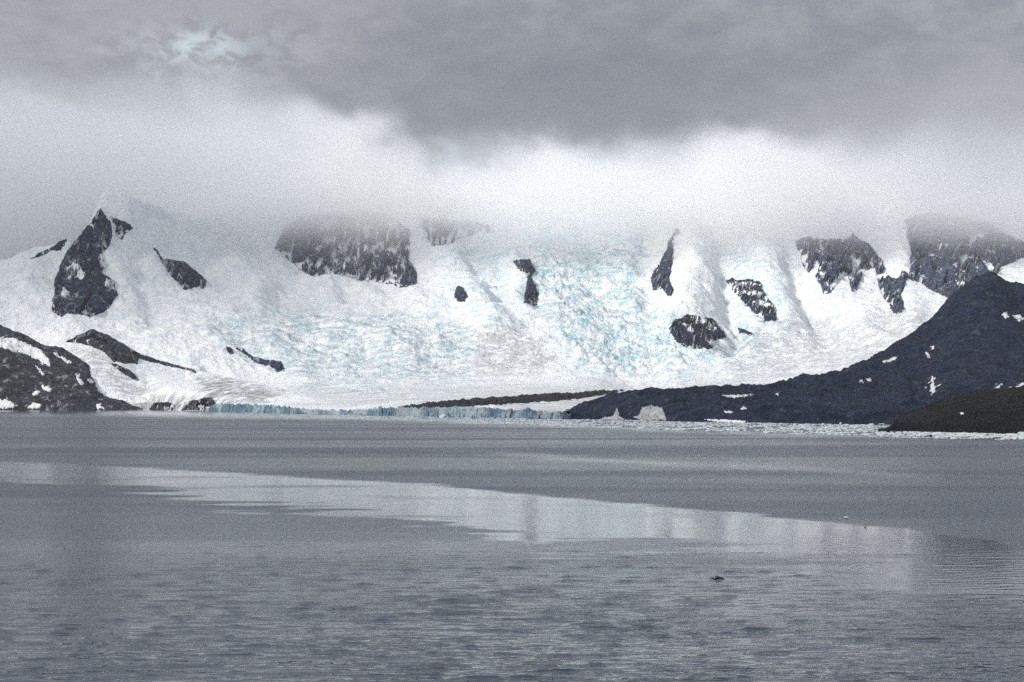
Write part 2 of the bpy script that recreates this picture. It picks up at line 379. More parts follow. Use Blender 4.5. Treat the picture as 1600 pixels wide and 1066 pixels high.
def glacier_relief(x, tt, X, Y, Z):
    row = row_of(Y, Z)
    wpx = x+16*fbm(X, Y, 340, 4, 21); wpr = row+10*fbm(X, Y, 340, 4, 22)
    for pts, w_, h_ in RIDGES:
        Z = Z+h_*np.exp(-(line_d(wpx, wpr, pts)/w_)**2)*ss(6.9, 6.2, tt)*(1 if h_ < 0 or tt.shape == () else 1)
    far = ss(.9, 2.0, tt)
    Z = Z+far*(34*fbm(X, Y, 520, 5, 1)+30*fbm(X+.3*Y, Y*.8, 210, 5, 2, .55, True))*ss(7.0, 5.6, tt)
    Z = Z+(1-far)*ss(0, .12, tt)*(5*fbm(X, Y, 200, 5, 3)+1.2*fbm(X, Y, 40, 3, 9, .6, True))
    cre = fbm(X+60*fbm(X, Y, 300, 3, 4), Y*2.4, 170, 6, 6, .66, True)
    m = np.zeros_like(X)
    for poly, a, _ in ICEFALLS: m = np.maximum(m, a*mask(x, row, poly, 22, X, Y))
    Z = Z+m*46*cre+np.clip(m*2.2-1.4, 0, 1)*24*fbm(X, Y*1.4, 70, 4, 66, .6, True)
    d = np.zeros_like(X)
    for poly, a in DIRTY[:2]: d = np.maximum(d, a*mask(x, row, poly, 18, X, Y))
    Z = Z+d*24*fbm(X, Y*2.2, 90, 4, 8, .6, True)
    return X, Y, Z
G = Sheet(-500, 2200, [
    dict(Y=[(-500, 5600), (312, 5500), (324, 4235)]+list(zip(FRONT_X, np.array(FRONT_Y)+12))[2:], row=[(-500, 641), (312, 641), (322, 639), (330, 637), (430, 638), (480, 642), (540, 644), (600, 642), (700, 640), (800, 640), (875, 642), (1000, 642), (2200, 640)]),
    dict(soft=30, Y=[(-500, 5800), (330, 5400), (600, 5000), (2200, 5000)], row=[(-500, 600), (200, 610), (330, 618), (450, 613), (600, 607), (800, 604), (970, 606), (1140, 603), (1300, 590), (1400, 575), (2200, 560)]),
    dict(soft=30, Y=[(-500, 6100), (330, 6000), (2200, 6000)], row=[(-500, 555), (300, 560), (400, 585), (600, 588), (900, 582), (1150, 580), (1300, 568), (1450, 520), (2200, 500)]),
    dict(soft=30, Y=[(-500, 6350), (200, 6350), (400, 6700), (2200, 6700)], row=[(-500, 500), (300, 505), (600, 505), (900, 505), (1100, 520), (1300, 510), (1450, 470), (2200, 460)]),
    dict(soft=30, Y=[(-500, 6600), (200, 6600), (400, 7300), (2200, 7300)], row=[(-500, 465), (0, 465), (160, 470), (300, 455), (450, 455), (650, 462), (900, 458), (1100, 450), (1400, 445), (2200, 430)]),
    dict(soft=30, Y=[(-500, 6800), (200, 6800), (420, 7900), (2200, 7900)], row=[(-500, 445), (0, 438), (80, 436), (160, 400), (230, 396), (330, 402), (500, 395), (700, 388), (900, 385), (1100, 380), (1400, 385), (2200, 385)]),
    dict(soft=30, soft_row=2, Y=[(-500, 7000), (200, 7000), (300, 7400), (460, 8600), (2200, 8600)], row=[(-500, 425), (0, 412), (45, 404), (75, 391), (105, 374), (118, 382), (135, 359), (150, 339), (158, 329), (172, 328), (205, 327), (235, 334), (300, 345), (420, 318), (2200, 322)]),
    dict(soft=30, Y=[(-500, 7700), (200, 7700), (460, 9600), (2200, 9600)], row=[(-500, 520), (230, 460), (460, 350), (2200, 350)]),
], glacier_relief)
x, tt = G.grid(1500, [70, 26, 60, 46, 50, 50, 10])
X, Y, Z = G.ev(x, tt); row = row_of(Y, Z)
blue = np.zeros_like(X); dirt = np.zeros_like(X)
for poly, _, a in ICEFALLS: blue = np.maximum(blue, a*mask(x, row, poly, 20, X, Y, 15))
for poly, a in DIRTY: dirt = np.maximum(dirt, a*mask(x, row, poly, 12, X, Y, 16))
glacier = mesh_from('glacier', np.stack([X, Y, Z], -1).reshape(-1, 3), grid_faces(*X.shape), M['snow'], dict(blue=blue, dirt=dirt))
tag(glacier, 'broad white glacier and snowfields falling from the cloud to the sea', 'glacier', kind='structure')

def outcrop(sheet, name, poly, matl, lift=1.0, rough=1.0, gully=0.0, gscale=1.0, step=.75, parent=None, warp=4.0, wscale=14, attrs=None, thin=False, seed=None, on=None):
    """Rock (or snow) standing proud of a sheet inside a ragged outline; where its relief dips under the sheet the sheet shows."""
    seed = seed if seed is not None else int(abs(poly[0][0]*7+poly[0][1]*3)) % 9999
    xs = np.array([p[0] for p in poly]); rs = np.array([p[1] for p in poly])
    x0, x1, r0, r1 = xs.min()-10, xs.max()+10, rs.min()-10, rs.max()+10
    tv = np.linspace(0, sheet.K-1.001, 1400); cx_ = np.linspace(x0, x1, 15)
    gx, gt = np.meshgrid(cx_, tv); _, gy, gz = sheet.ev(gx, gt); gr = row_of(gy, gz)
    ok = ((gr > r0) & (gr < r1)).any(1)
    t0, t1 = tv[ok].min(), tv[ok].max()
    # even spacing in picture rows along the middle column
    mid = gr[:, 7]; sel = (tv >= t0) & (tv <= t1)
    arc = np.concatenate([[0], np.cumsum(np.abs(np.diff(mid[sel]))+.02)])
    nr = int(min(420, max(16, arc[-1]/step))); nc = int(max(12, (x1-x0)/step))
    tq = np.interp(np.linspace(0, arc[-1], nr), arc, tv[sel])
    x, tt = np.meshgrid(np.linspace(x0, x1, nc), tq)
    X, Y, Z = sheet.ev(x, tt); row = row_of(Y, Z); px = Y/F
    def shape(x, row, qs=[None]):
        sdv = poly_sd(x, row, poly)+warp*fbm(x, row, wscale, 5, seed, .62)
        if gully:
            gl = .35*fbm(x+.25*row, row*.30, 12*gscale, 5, seed+3, .62, True)+.8*fbm(x+.3*row, row*.5, 11*gscale, 6, seed+5, .68)+.35*fbm(x, row, 30*gscale, 4, seed+4)
            if qs[0] is None: qs[0] = np.quantile(gl[sdv > 0], [max(0, 1-gully*.55), 1-gully*.36])
            q0, q1 = qs[0]
            sdv = np.minimum(sdv, 5+.35*np.clip(sdv-5, 0, 20))-16*ss(q0, q1+.02, gl)*ss(0, 5, sdv)
        return sdv
    qs_ = [None]
    def body(x, row):
        v = shape(x, row, qs_)
        return (np.clip(v, -5, 5)*1.0+np.clip(v, 0, 16)*.35)*lift+ss(-1, 4, v)*rough*(5.0*fbm(x, row*.6, 22, 6, seed+1, .62, True)+1.8*fbm(x, row, 6, 3, seed+2))
    sdv = shape(x, row, qs_)
    if thin:
        off = np.clip(sdv, -4, 1.2)*lift
        if on is not None: off = off+OFF[on.name](x, row)
    else: off = body(x, row)
    off = off*px
    Z2 = Z+off*.62; Y2 = Y-off*.75; X2 = X
    V = np.stack([X2, Y2, Z2], -1).reshape(-1, 3)
    fc = grid_faces(*X.shape); keep = (off.ravel()[fc] > -2.5*px.mean()).any(1); fc = fc[keep]
    at = dict(blue=np.zeros_like(X), dirt=np.zeros_like(X))
    if attrs: at.update({k_: np.full_like(X, v_) for k_, v_ in attrs.items()})
    V, fc, at = compact(V, fc, at)
    o = mesh_from(name, V, fc, matl, at, parent); OFF[o.name] = body
    return o
OFF = {}

GR = 'rock outcrops showing through the glacier snow'
OUT = [
 ('rock_peak', 'peak', 'tall dark pointed rock peak at the left end of the snow mountains', None, 'rock', 1.0, 1.1, .35, 1.2,
  [(157,327),(164,336),(171,345),(175,356),(176,368),(171,383),(159,398),(166,415),(159,426),(178,440),(184,462),(164,487),(143,495),(120,490),(103,491),(96,495),(80,486),(84,465),(86,437),(93,415),(107,391),(135,359)]),
 ('rock_outcrop', 'rock outcrop', 'small snow dusted rock knob just right of the tip of the pointed peak', GR, 'rock', .6, .8, .9, .5,
  [(172,338),(196,347),(208,357),(197,364),(191,374),(182,368),(180,352)]),
 ('rock_ridge', 'ridge', 'thin slanting dark rock rib on the skyline just left of the pointed peak', None, 'rock', .7, .8, .6, .7,
  [(44,406),(62,396),(78,387),(92,379),(107,372),(99,384),(95,391),(80,392),(62,402)]),
 ('rock_outcrop', 'rock outcrop', 'slanting lens shaped dark rock in the snow right of the pointed peak', GR, 'rock', .9, .9, .5, .8,
  [(246,391),(256,406),(271,406),(290,411),(310,426),(324,440),(321,450),(305,450),(289,454),(276,440),(262,424),(250,405),(240,388)]),
 ('rock_outcrop', 'rock outcrop', 'short chain of small black rocks at the left edge of the wavy grey ice', GR, 'rock', .9, .8, .3, .6,
  [(354,543),(362,545),(366,554),(359,553)]),
 ('rock_outcrop', 'rock outcrop', 'thin string of black rocks ending in a blob beside the wavy grey ice', GR, 'rock', .9, .8, .3, .6,
  [(370,545),(381,546),(396,559),(420,563),(438,565),(447,581),(456,583),(432,581),(420,571),(400,567),(385,556)]),
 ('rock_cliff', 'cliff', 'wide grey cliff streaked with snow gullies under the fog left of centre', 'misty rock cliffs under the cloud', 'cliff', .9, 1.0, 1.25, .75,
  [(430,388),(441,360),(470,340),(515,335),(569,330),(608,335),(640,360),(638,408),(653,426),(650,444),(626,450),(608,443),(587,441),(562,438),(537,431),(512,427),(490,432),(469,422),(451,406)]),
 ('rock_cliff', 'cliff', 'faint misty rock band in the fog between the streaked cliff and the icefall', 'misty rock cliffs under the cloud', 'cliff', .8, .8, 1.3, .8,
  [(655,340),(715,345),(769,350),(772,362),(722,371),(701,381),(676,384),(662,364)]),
 ('rock_outcrop', 'rock outcrop', 'small lone dark tooth of rock below the fog beside the streaked cliff', GR, 'rock', .9, .6, 0, 1,
  [(715,446),(723,449),(731,462),(727,473),(714,472),(710,462)]),
 ('rock_outcrop', 'rock outcrop', 'narrow upright dark rock rib on the left edge of the blue icefall', GR, 'rock', .9, .9, .35, .7,
  [(798,407),(828,405),(836,423),(829,434),(842,458),(839,477),(818,474),(822,444),(826,430),(812,422)]),
 ('rock_outcrop', 'rock outcrop', 'leaning dark rock fin right of the bright snow basin', GR, 'rock', .9, .9, .4, .7,
  [(1058,356),(1062,362),(1050,378),(1052,390),(1050,410),(1046,436),(1053,458),(1044,464),(1036,452),(1020,454),(1018,433),(1027,414),(1038,398),(1046,374)]),
 ('rock_outcrop', 'rock outcrop', 'rounded black rock dome below the icefall with snow on its top', GR, 'rock', 1.0, 1.1, .55, .7,
  [(1045,512),(1054,500),(1072,494),(1096,495),(1118,502),(1134,526),(1118,531),(1114,546),(1090,543),(1058,534)]),
 ('rock_outcrop', 'rock outcrop', 'dark banded rock step with snow ledges above the black rock dome', GR, 'rock', .9, 1.2, .8, .6,
  [(1134,438),(1160,438),(1187,440),(1194,458),(1213,484),(1212,500),(1194,503),(1176,486),(1158,468)]),
 ('rock_outcrop', 'rock outcrop', 'tiny black rock sliver in the snow just below the banded rock step', GR, 'rock', .8, .6, 0, 1,
  [(1153,513),(1164,515),(1176,521),(1168,523),(1157,519)]),
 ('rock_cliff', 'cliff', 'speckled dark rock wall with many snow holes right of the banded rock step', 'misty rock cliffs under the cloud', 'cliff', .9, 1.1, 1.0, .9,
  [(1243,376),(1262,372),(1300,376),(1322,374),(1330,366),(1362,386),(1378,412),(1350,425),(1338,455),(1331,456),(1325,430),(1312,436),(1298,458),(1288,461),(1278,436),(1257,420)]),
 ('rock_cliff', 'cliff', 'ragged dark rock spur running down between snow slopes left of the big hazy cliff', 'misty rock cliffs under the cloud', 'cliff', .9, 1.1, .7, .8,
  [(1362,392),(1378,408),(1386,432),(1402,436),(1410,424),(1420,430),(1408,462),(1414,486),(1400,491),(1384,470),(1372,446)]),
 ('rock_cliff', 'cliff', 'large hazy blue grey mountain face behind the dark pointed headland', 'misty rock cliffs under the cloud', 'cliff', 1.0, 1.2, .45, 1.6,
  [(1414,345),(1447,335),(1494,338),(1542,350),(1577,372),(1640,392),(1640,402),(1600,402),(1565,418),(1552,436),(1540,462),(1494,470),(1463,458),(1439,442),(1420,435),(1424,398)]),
]
LEDGES = [
 ('wide grey cliff', [(521,366),(525,366),(526,400),(524,425),(521,425),(522,398)]), ('wide grey cliff', [(537,362),(541,362),(543,390),(540,424),(537,424),(539,392)]),
 ('wide grey cliff', [(557,342),(562,342),(563,385),(561,434),(557,434),(559,388)]), ('wide grey cliff', [(588,368),(591,368),(593,398),(589,400)]),
 ('wide grey cliff', [(606,336),(610,336),(611,360),(606,388),(604,388),(607,358)]), ('wide grey cliff', [(620,362),(623,362),(625,392),(621,396)]),
 ('wide grey cliff', [(530,392),(534,384),(538,392),(534,404)]), ('wide grey cliff', [(566,395),(572,390),(578,396),(570,402)]),
 ('tall dark pointed', [(107,426),(121,416),(136,438),(132,446),(120,441),(107,446)]), ('tall dark pointed', [(159,396),(164,402),(168,417),(160,420),(156,408)]),
 ('tall dark pointed', [(100,455),(108,460),(106,472),(98,468)]), ('tall dark pointed', [(168,444),(176,442),(180,456),(172,462),(166,452)]),
 ('rounded black rock dome', [(1078,495),(1092,496),(1106,508),(1119,522),(1110,524),(1096,512),(1082,504)]), ('rounded black rock dome', [(1066,512),(1078,516),(1084,527),(1072,524)]),
 ('rounded black rock dome', [(1104,538),(1120,533),(1132,534),(1118,543)]),
 ('dark banded rock step', [(1136,446),(1160,447),(1188,449),(1190,452),(1160,452),(1144,451)]), ('dark banded rock step', [(1152,460),(1176,461),(1198,464),(1198,468),(1172,467)]),
 ('dark banded rock step', [(1166,476),(1190,477),(1208,482),(1206,486),(1184,483)]),
 ('large hazy blue grey', [(1508,358),(1522,366),(1536,378),(1530,381),(1514,368)]), ('large hazy blue grey', [(1534,416),(1544,418),(1556,430),(1550,434),(1540,424)]),
 ('large hazy blue grey', [(1462,392),(1474,388),(1480,392),(1466,398)]), ('large hazy blue grey', [(1490,446),(1498,444),(1506,452),(1496,454)]),
]
for nm, cat, lab, grp, mt_, lf, ro, gu, gs, poly in OUT:
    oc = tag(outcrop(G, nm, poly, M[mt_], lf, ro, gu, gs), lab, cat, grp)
    for key, pl in LEDGES:
        if lab.startswith(key): outcrop(G, 'snow_ledge', pl, M['patch'], .8, 0, 0, step=.5, parent=oc, warp=1.6 if key == 'wide grey cliff' else 4.0, wscale=6, thin=True, on=oc)

mor = outcrop(G, 'moraine', [(618,636),(660,632),(700,628),(745,624),(790,621),(850,617),(900,615),(978,609),(960,614),(900,624),(860,627),(800,631),(750,634),(700,637),(650,639)], M['debris'], 1.3, .9, 0, 1, .6, warp=3.0, wscale=9)
tag(mor, 'long black ridge of rock debris running along the glacier tongue', 'moraine', kind='structure')

# the calving front
def make_front():
    xs = np.linspace(322, 892, 1500)
    Y0 = np.interp(xs, FRONT_X, FRONT_Y)
    Xs = (xs-CX)/F*Y0
    top_row = np.interp(xs, [322, 335, 380, 430, 460, 480, 520, 560, 600, 640, 700, 760, 790, 830, 892], [640, 631, 631.5, 633.5, 637, 639, 641, 640, 637, 637, 636, 637, 639, 641, 644])
    top = CAMZ+(HOR-top_row)*Y0/F
    s = np.concatenate([[0], np.cumsum(np.hypot(np.diff(Xs), np.diff(Y0)))])
    top = np.maximum(top+8.0*fbm(s, 0*s, 60, 5, 51, .65)+3.5*fbm(s, 0*s, 13, 3, 52), 3)
    hs = np.concatenate([np.linspace(-.15, 1, 26), np.linspace(1.03, 1.5, 10)])
    sg, hg = np.meshgrid(s, hs); T = top[None]*np.ones_like(sg)
    up = np.minimum(hg, 1.0); back = np.maximum(hg-1, 0)
    Z = up*T-back*9*T/ (T+8)
    crack = fbm(sg, hg*9, 26, 5, 53, .6, True)
    Yg = Y0[None]-13*crack*(1-.3*up)+6*up+back*150+4*fbm(sg, hg*30, 60, 3, 54)
    Z = Z+ (hg > .5)*(hg < 1.2)*1.2*fbm(sg, hg*10, 14, 3, 55)
    Xg = Xs[None]*Yg/Y0[None]
    xg = xs[None]*np.ones_like(sg)
    dirt = np.clip(.95*ss(-.2, .3, fbm(sg, hg*10, 70, 4, 56))*ss(430, 470, xg)*(1-ss(570, 610, xg)) + .95*ss(-.25, .3, fbm(sg, hg*8, 40, 4, 57))*ss(620, 650, xg)+ss(612, 622, xg)*(1-ss(634, 645, xg))*.8, 0, 1)
    o = mesh_from('ice_front', np.stack([Xg, Yg, Z], -1).reshape(-1, 3), grid_faces(*Z.shape), M['ice'], dict(dirt=dirt), glacier)
    o['label'] = 'low broken wall of blue ice along the waterline'
make_front()

# ------------------------------------------------------------------ hills, headland, island
def hill_relief(a1, s1, a2, s2, seed):
    def f(x, tt, X, Y, Z):
        g = ss(0.02, .35, tt)
        return X, Y, Z+g*(a1*fbm(X, Y, s1, 5, seed, .55, True)+a2*fbm(X, Y, s2, 5, seed+9, .6))
    return f
def land(sheet, name, nx, per, matl, attrs=None, parent=None):
    x, tt = sheet.grid(nx, per); X, Y, Z = sheet.ev(x, tt)
    at = dict(blue=np.zeros_like(X), dirt=np.zeros_like(X))
    if attrs: at.update(attrs(x, row_of(Y, Z), X, Y))
    return mesh_from(name, np.stack([X, Y, Z], -1).reshape(-1, 3), grid_faces(*X.shape), matl, at, parent)

SA = [(-400, 420), (-100, 480), (0, 513), (21, 523), (64, 539), (96, 550), (135, 571), (152, 594), (180, 618), (206, 638), (225, 648)]
HA = Sheet(-400, 224, [
    dict(Y=[(-400, 4950), (300, 4950)], z=[(-400, -6), (300, -6)]),
    dict(Y=[(-400, 5080), (300, 5080)], row=[(q, r+(641-r)*.62) for q, r in SA]),
    dict(Y=[(-400, 5260), (300, 5260)], row=[(q, r+(641-r)*.25) for q, r in SA]),
    dict(Y=[(-400, 5450), (300, 5450)], row=SA),
    dict(Y=[(-400, 5900), (300, 5900)], row=[(q, r+55) for q, r in SA])], hill_relief(22, 150, 7, 45, 61))
hill = tag(land(HA, 'hill', 620, [40, 50, 50, 14], M['hillrock']), 'dark rocky hill with snow patches sloping down to the water at the left edge', 'hill', kind='structure')
for poly in ([(-20, 520), (0, 527), (21, 529), (61, 544), (78, 565), (77, 572), (57, 562), (36, 553), (0, 543), (-20, 540)],
             [(80, 548), (100, 560), (112, 566), (104, 568), (88, 556)],
             [(116, 583), (124, 586), (133, 601), (127, 602)], [(66, 604), (76, 601), (83, 608), (76, 612), (69, 610)],
             [(49, 614), (60, 610), (61, 616), (52, 621)], [(-10, 622), (10, 624), (26, 634), (20, 638), (-10, 637)],
             [(43, 634), (54, 630), (64, 633), (62, 639), (45, 639)], [(152, 634), (157, 630), (162, 639), (154, 640)], [(137, 595), (143, 593), (146, 597), (140, 600)],
             [(55, 571), (66, 580), (70, 587), (62, 580)]):
    outcrop(HA, 'snow_patch', poly, M['patch'], 1.3, 0, 0, step=.6, parent=hill, warp=6.0, wscale=7, thin=True)

SS_ = [(-60, 524), (0, 532), (64, 538), (107, 533), (143, 515), (168, 525), (193, 539), (214, 552), (250, 565), (303, 579), (340, 589), (400, 601), (450, 613), (500, 626), (530, 634)]
def spur_attrs(x, row, X, Y):
    n = fbm(X, Y, 90, 5, 71)
    d = np.maximum.reduce([
        1.0*ss(-14, 10, poly_sd(x, row, [(300, 585), (345, 592), (440, 615), (400, 632), (330, 636), (318, 612)])+n*14),
        .95*ss(-10, 8, poly_sd(x, row, [(195, 622), (330, 622), (335, 645), (195, 645)])+n*14),
        .6*ss(-10, 10, poly_sd(x, row, [(107, 540), (150, 545), (240, 600), (250, 630), (200, 630), (150, 585)])+n*18)])
    bl = .5*ss(-8, 8, poly_sd(x, row, [(215, 615), (330, 618), (330, 645), (215, 645)])+n*12)
    return dict(dirt=d, blue=bl)
HS = Sheet(-60, 528, [
    dict(Y=[(-60, 5150), (230, 5100), (318, 4330), (345, 4230), (450, 3600), (530, 3200)], z=[(-60, -6), (336, -6), (352, 6), (530, 6)]),
    dict(Y=[(-60, 5300), (230, 5260), (325, 4500), (450, 3850), (530, 3500)], row=[(q, r+(641-r)*.60) for q, r in SS_]),
    dict(Y=[(-60, 5560), (290, 5560), (335, 4900), (450, 4100), (530, 3700)], row=[(q, r+(641-r)*.25) for q, r in SS_]),
    dict(Y=[(-60, 5800), (290, 5800), (335, 5300), (450, 4500), (530, 4000)], row=SS_),
    dict(Y=[(-60, 6150), (290, 6150), (335, 5700), (450, 5000), (530, 4400)], row=[(q, r+30) for q, r in SS_])], hill_relief(9, 160, 3.0, 40, 81))
spur = tag(land(HS, 'snow_ridge', 640, [44, 44, 40, 14], M['snow'], spur_attrs), 'low snow covered ridge with a dark rocky crest behind the left hill', 'ridge', kind='structure')
for poly, gl in (([(104, 534), (122, 524), (143, 514), (168, 524), (193, 538), (214, 551), (250, 564), (303, 578), (306, 582), (270, 574), (235, 565), (217, 560), (214, 568), (196, 568), (178, 565), (164, 551), (143, 540), (118, 535)], .3),
                 ([(172, 567), (190, 572), (208, 583), (218, 596), (206, 592), (186, 580)], .5), ([(240, 630), (262, 628), (275, 634), (270, 641), (232, 641)], .8), ([(296, 628), (330, 620), (338, 630), (322, 641), (285, 641)], .9)):
    outcrop(HS, 'rock', poly, M['hillrock'], .8, .7, gl, .6, .6, parent=spur, warp=3.5)

SH = [(868, 657), (880, 653), (900, 644), (920, 636), (949, 625), (980, 620), (1010, 617), (1038, 617), (1056, 621), (1090, 619), (1117, 617), (1140, 618), (1179, 615), (1234, 603), (1258, 597), (1305, 594), (1345, 577), (1392, 552), (1423, 532), (1451, 513), (1483, 476), (1505, 458), (1522, 446), (1540, 440), (1553, 438), (1577, 451), (1600, 455), (1640, 470), (1750, 460), (1900, 520), (2300, 600)]
HB = [(868, 2120), (1000, 1877), (1060, 1703), (1200, 1586), (1300, 1484), (1400, 1437), (2300, 1430)]
HBm = dict(HB)
def yb(x): return np.interp(x, *zip(*HB))
def depth(fr): return [(q, float(yb(q)+fr*np.interp(q, [868, 950, 1140, 1300, 1450, 2300], [40, 160, 420, 800, 1300, 1500]))) for q in np.arange(868, 2301, 12.0)]
def brow(q): return HOR+CAMZ*F/yb(q)
def rowmix(fr): return [(float(q), float(np.interp(q, *zip(*SH))+(brow(q)-np.interp(q, *zip(*SH)))*fr)) for q in np.arange(868, 2301, 6.0)]
HL = Sheet(868, 2300, [
    dict(Y=depth(0), z=[(868, -3), (2300, -3)]),
    dict(Y=depth(.06), row=rowmix(.86)),
    dict(Y=depth(.38), row=rowmix(.62)),
    dict(Y=depth(.72), row=rowmix(.30)),
    dict(Y=depth(1.0), row=rowmix(0)),
    dict(Y=depth(1.5), row=rowmix(.5))], hill_relief(16, 130, 5.5, 30, 91))
head = tag(land(HL, 'headland', 1100, [16, 46, 70, 60, 14], M['headland']), 'dark navy mountain headland with a pointed summit at the right edge', 'headland', kind='structure')
for poly in ([(1376, 567), (1388, 562), (1403, 556), (1402, 560), (1390, 566)], [(1446, 551), (1451, 551), (1453, 559), (1448, 557)], [(1455, 541), (1459, 541), (1459, 545), (1455, 545)],
             [(1566, 490), (1573, 488), (1577, 496), (1568, 497)], [(1583, 493), (1592, 492), (1601, 498), (1590, 500)], [(1354, 592), (1359, 591), (1361, 595), (1355, 595)], [(1344, 594), (1347, 593), (1348, 597), (1344, 597)],
             [(1456, 588), (1458, 588), (1461, 612), (1456, 614), (1455, 604)], [(1158, 638), (1163, 635), (1166, 639), (1159, 641)], [(1212, 615), (1217, 614), (1216, 618)],
             [(1003, 637), (1018, 634), (1034, 637), (1038, 648), (1041, 656), (1000, 657), (990, 652), (1000, 648)], [(964, 637), (968, 650), (976, 656), (935, 656), (946, 652), (958, 650)],
             [(1128, 618), (1150, 617), (1178, 616), (1165, 620), (1140, 621)], [(1538, 617), (1560, 610), (1585, 605), (1600, 601), (1640, 596), (1640, 612), (1600, 611), (1560, 617)], [(1558, 602), (1565, 600), (1562, 606)], [(1590, 599), (1600, 598), (1606, 603), (1598, 603)],
             [(1130, 642), (1140, 642), (1146, 645), (1136, 646)], [(1100, 655), (1140, 656), (1170, 658), (1160, 661), (1120, 659)]):
    outcrop(HL, 'snow_patch', poly, M['apron' if poly[0][0] in (1003, 964) else 'patch'], .35 if poly[0][0] in (1003, 964) else .8, 0, 0, step=.5, parent=head, warp=3.0, wscale=5, thin=True, attrs=dict(dirt=.8 if poly[0][0] in (1003, 964) else .3))

SI = [(1372, 676), (1384, 674), (1394, 668), (1400, 658), (1431, 646), (1455, 634), (1494, 623), (1530, 616), (1565, 611), (1600, 608), (1700, 598), (1900, 610), (2300, 650)]
IB = [(1372, 1085), (1400, 1075), (1450, 1045), (1600, 985), (2300, 930)]
def yi(q): return float(np.interp(q, *zip(*IB)))
qs = [float(v) for v in np.arange(1372, 2301, 4.0)]
def irow(q): return float(np.interp(q, *zip(*SI)))
def ib(q): return HOR+CAMZ*F/yi(q)
IS = Sheet(1372, 2300, [
    dict(Y=[(q, yi(q)) for q in qs], z=[(1372, -2), (2300, -2)]),
    dict(Y=[(q, yi(q)+5) for q in qs], row=[(q, max(irow(q), ib(q)-11)+.5) for q in qs]),
    dict(Y=[(q, yi(q)+26) for q in qs], row=[(q, max(irow(q), ib(q)-(ib(q)-irow(q))*.42)+.25) for q in qs]),
    dict(Y=[(q, yi(q)+120) for q in qs], row=[(q, irow(q)+(ib(q)-irow(q))*.16) for q in qs]),
    dict(Y=[(q, yi(q)+230) for q in qs], row=[(q, irow(q)) for q in qs]),
    dict(Y=[(q, yi(q)+420) for q in qs], z=[(q, 2.0) for q in qs])], hill_relief(3.2, 30, 1.7, 8, 95))
isl = tag(land(IS, 'island', 1100, [16, 24, 40, 30, 10], M['island']), 'low black rocky point with brown tundra on top, at the right edge in front of the headland', 'island', kind='structure')
outcrop(IS, 'snow_patch', [(1500, 645), (1504, 644), (1507, 647), (1502, 648)], M['patch'], 1.0, 0, 0, step=.4, parent=isl, warp=.6, thin=True)

# ------------------------------------------------------------------ floating ice
def chunk(w_, d_, h_, seed, n=26):
    r_ = random.Random(seed); bm = bmesh.new()
    for i in range(n):
        a = r_.random()*6.283; q = math.sqrt(r_.random())
        z = r_.choice([-.25, 0, .35, .7, 1.0])*(.6+.4*r_.random())*(1-.45*q*r_.random())
        bm.verts.new((math.cos(a)*q*w_/2, math.sin(a)*q*d_/2, z*h_))
    g = bmesh.ops.convex_hull(bm, input=bm.verts)
    bmesh.ops.delete(bm, geom=[e for e in g['geom_interior'] if isinstance(e, bmesh.types.BMVert)], context='VERTS')
    bmesh.ops.bevel(bm, geom=bm.edges[:], offset=min(w_, h_)*.06, segments=1, affect='EDGES')
    return bm
FLOES = [  # column, waterline row, width px, height px, label
    (692, 652.5, 13, 5.5, 'white broken ice block at the foot of the blue ice wall, beside its dark fold'),
    (1314, 663.5, 6, 4.5, 'small upright white ice block standing against the dark headland shore'),
    (1362, 665.5, 9, 4, 'low white ice block just left of the twin slab near the black rocky point'),
    (1379, 666, 18, 6, 'wide flat white ice slab near the tip of the black rocky point'),
    (1286, 664, 8, 3, 'low flat white ice lump on the shoreline below the headland slope'),
    (1595, 680, 14, 6, 'pale ice lump at the foot of the black rocky point near the right edge'),
    (1440, 680, 12, 4, 'pale ice lump at the foot of the black rocky point near its left tip'),
    (1321, 810, 9, 4, 'lone small white ice lump at the far edge of the smooth slick'),
    (546, 649, 6, 2.5, 'tiny white ice lump below the lowest part of the blue ice wall'),
]
for i, (cx_, rw, wp, hp, lab) in enumerate(FLOES):
    Yf = CAMZ*F/(rw-HOR); s_ = Yf/F
    bm = chunk(wp*s_, wp*s_*1.1, hp*s_*1.05, 100+i)
    me = bpy.data.meshes.new('ice_floe'); bm.to_mesh(me); bm.free(); me.materials.append(M['floe'])
    o = bpy.data.objects.new('ice_floe', me); C.objects.link(o); o.location = ((cx_-CX)*s_, Yf, 0)
    tag(o, lab, 'ice floe', 'ice floes floating on the sea')
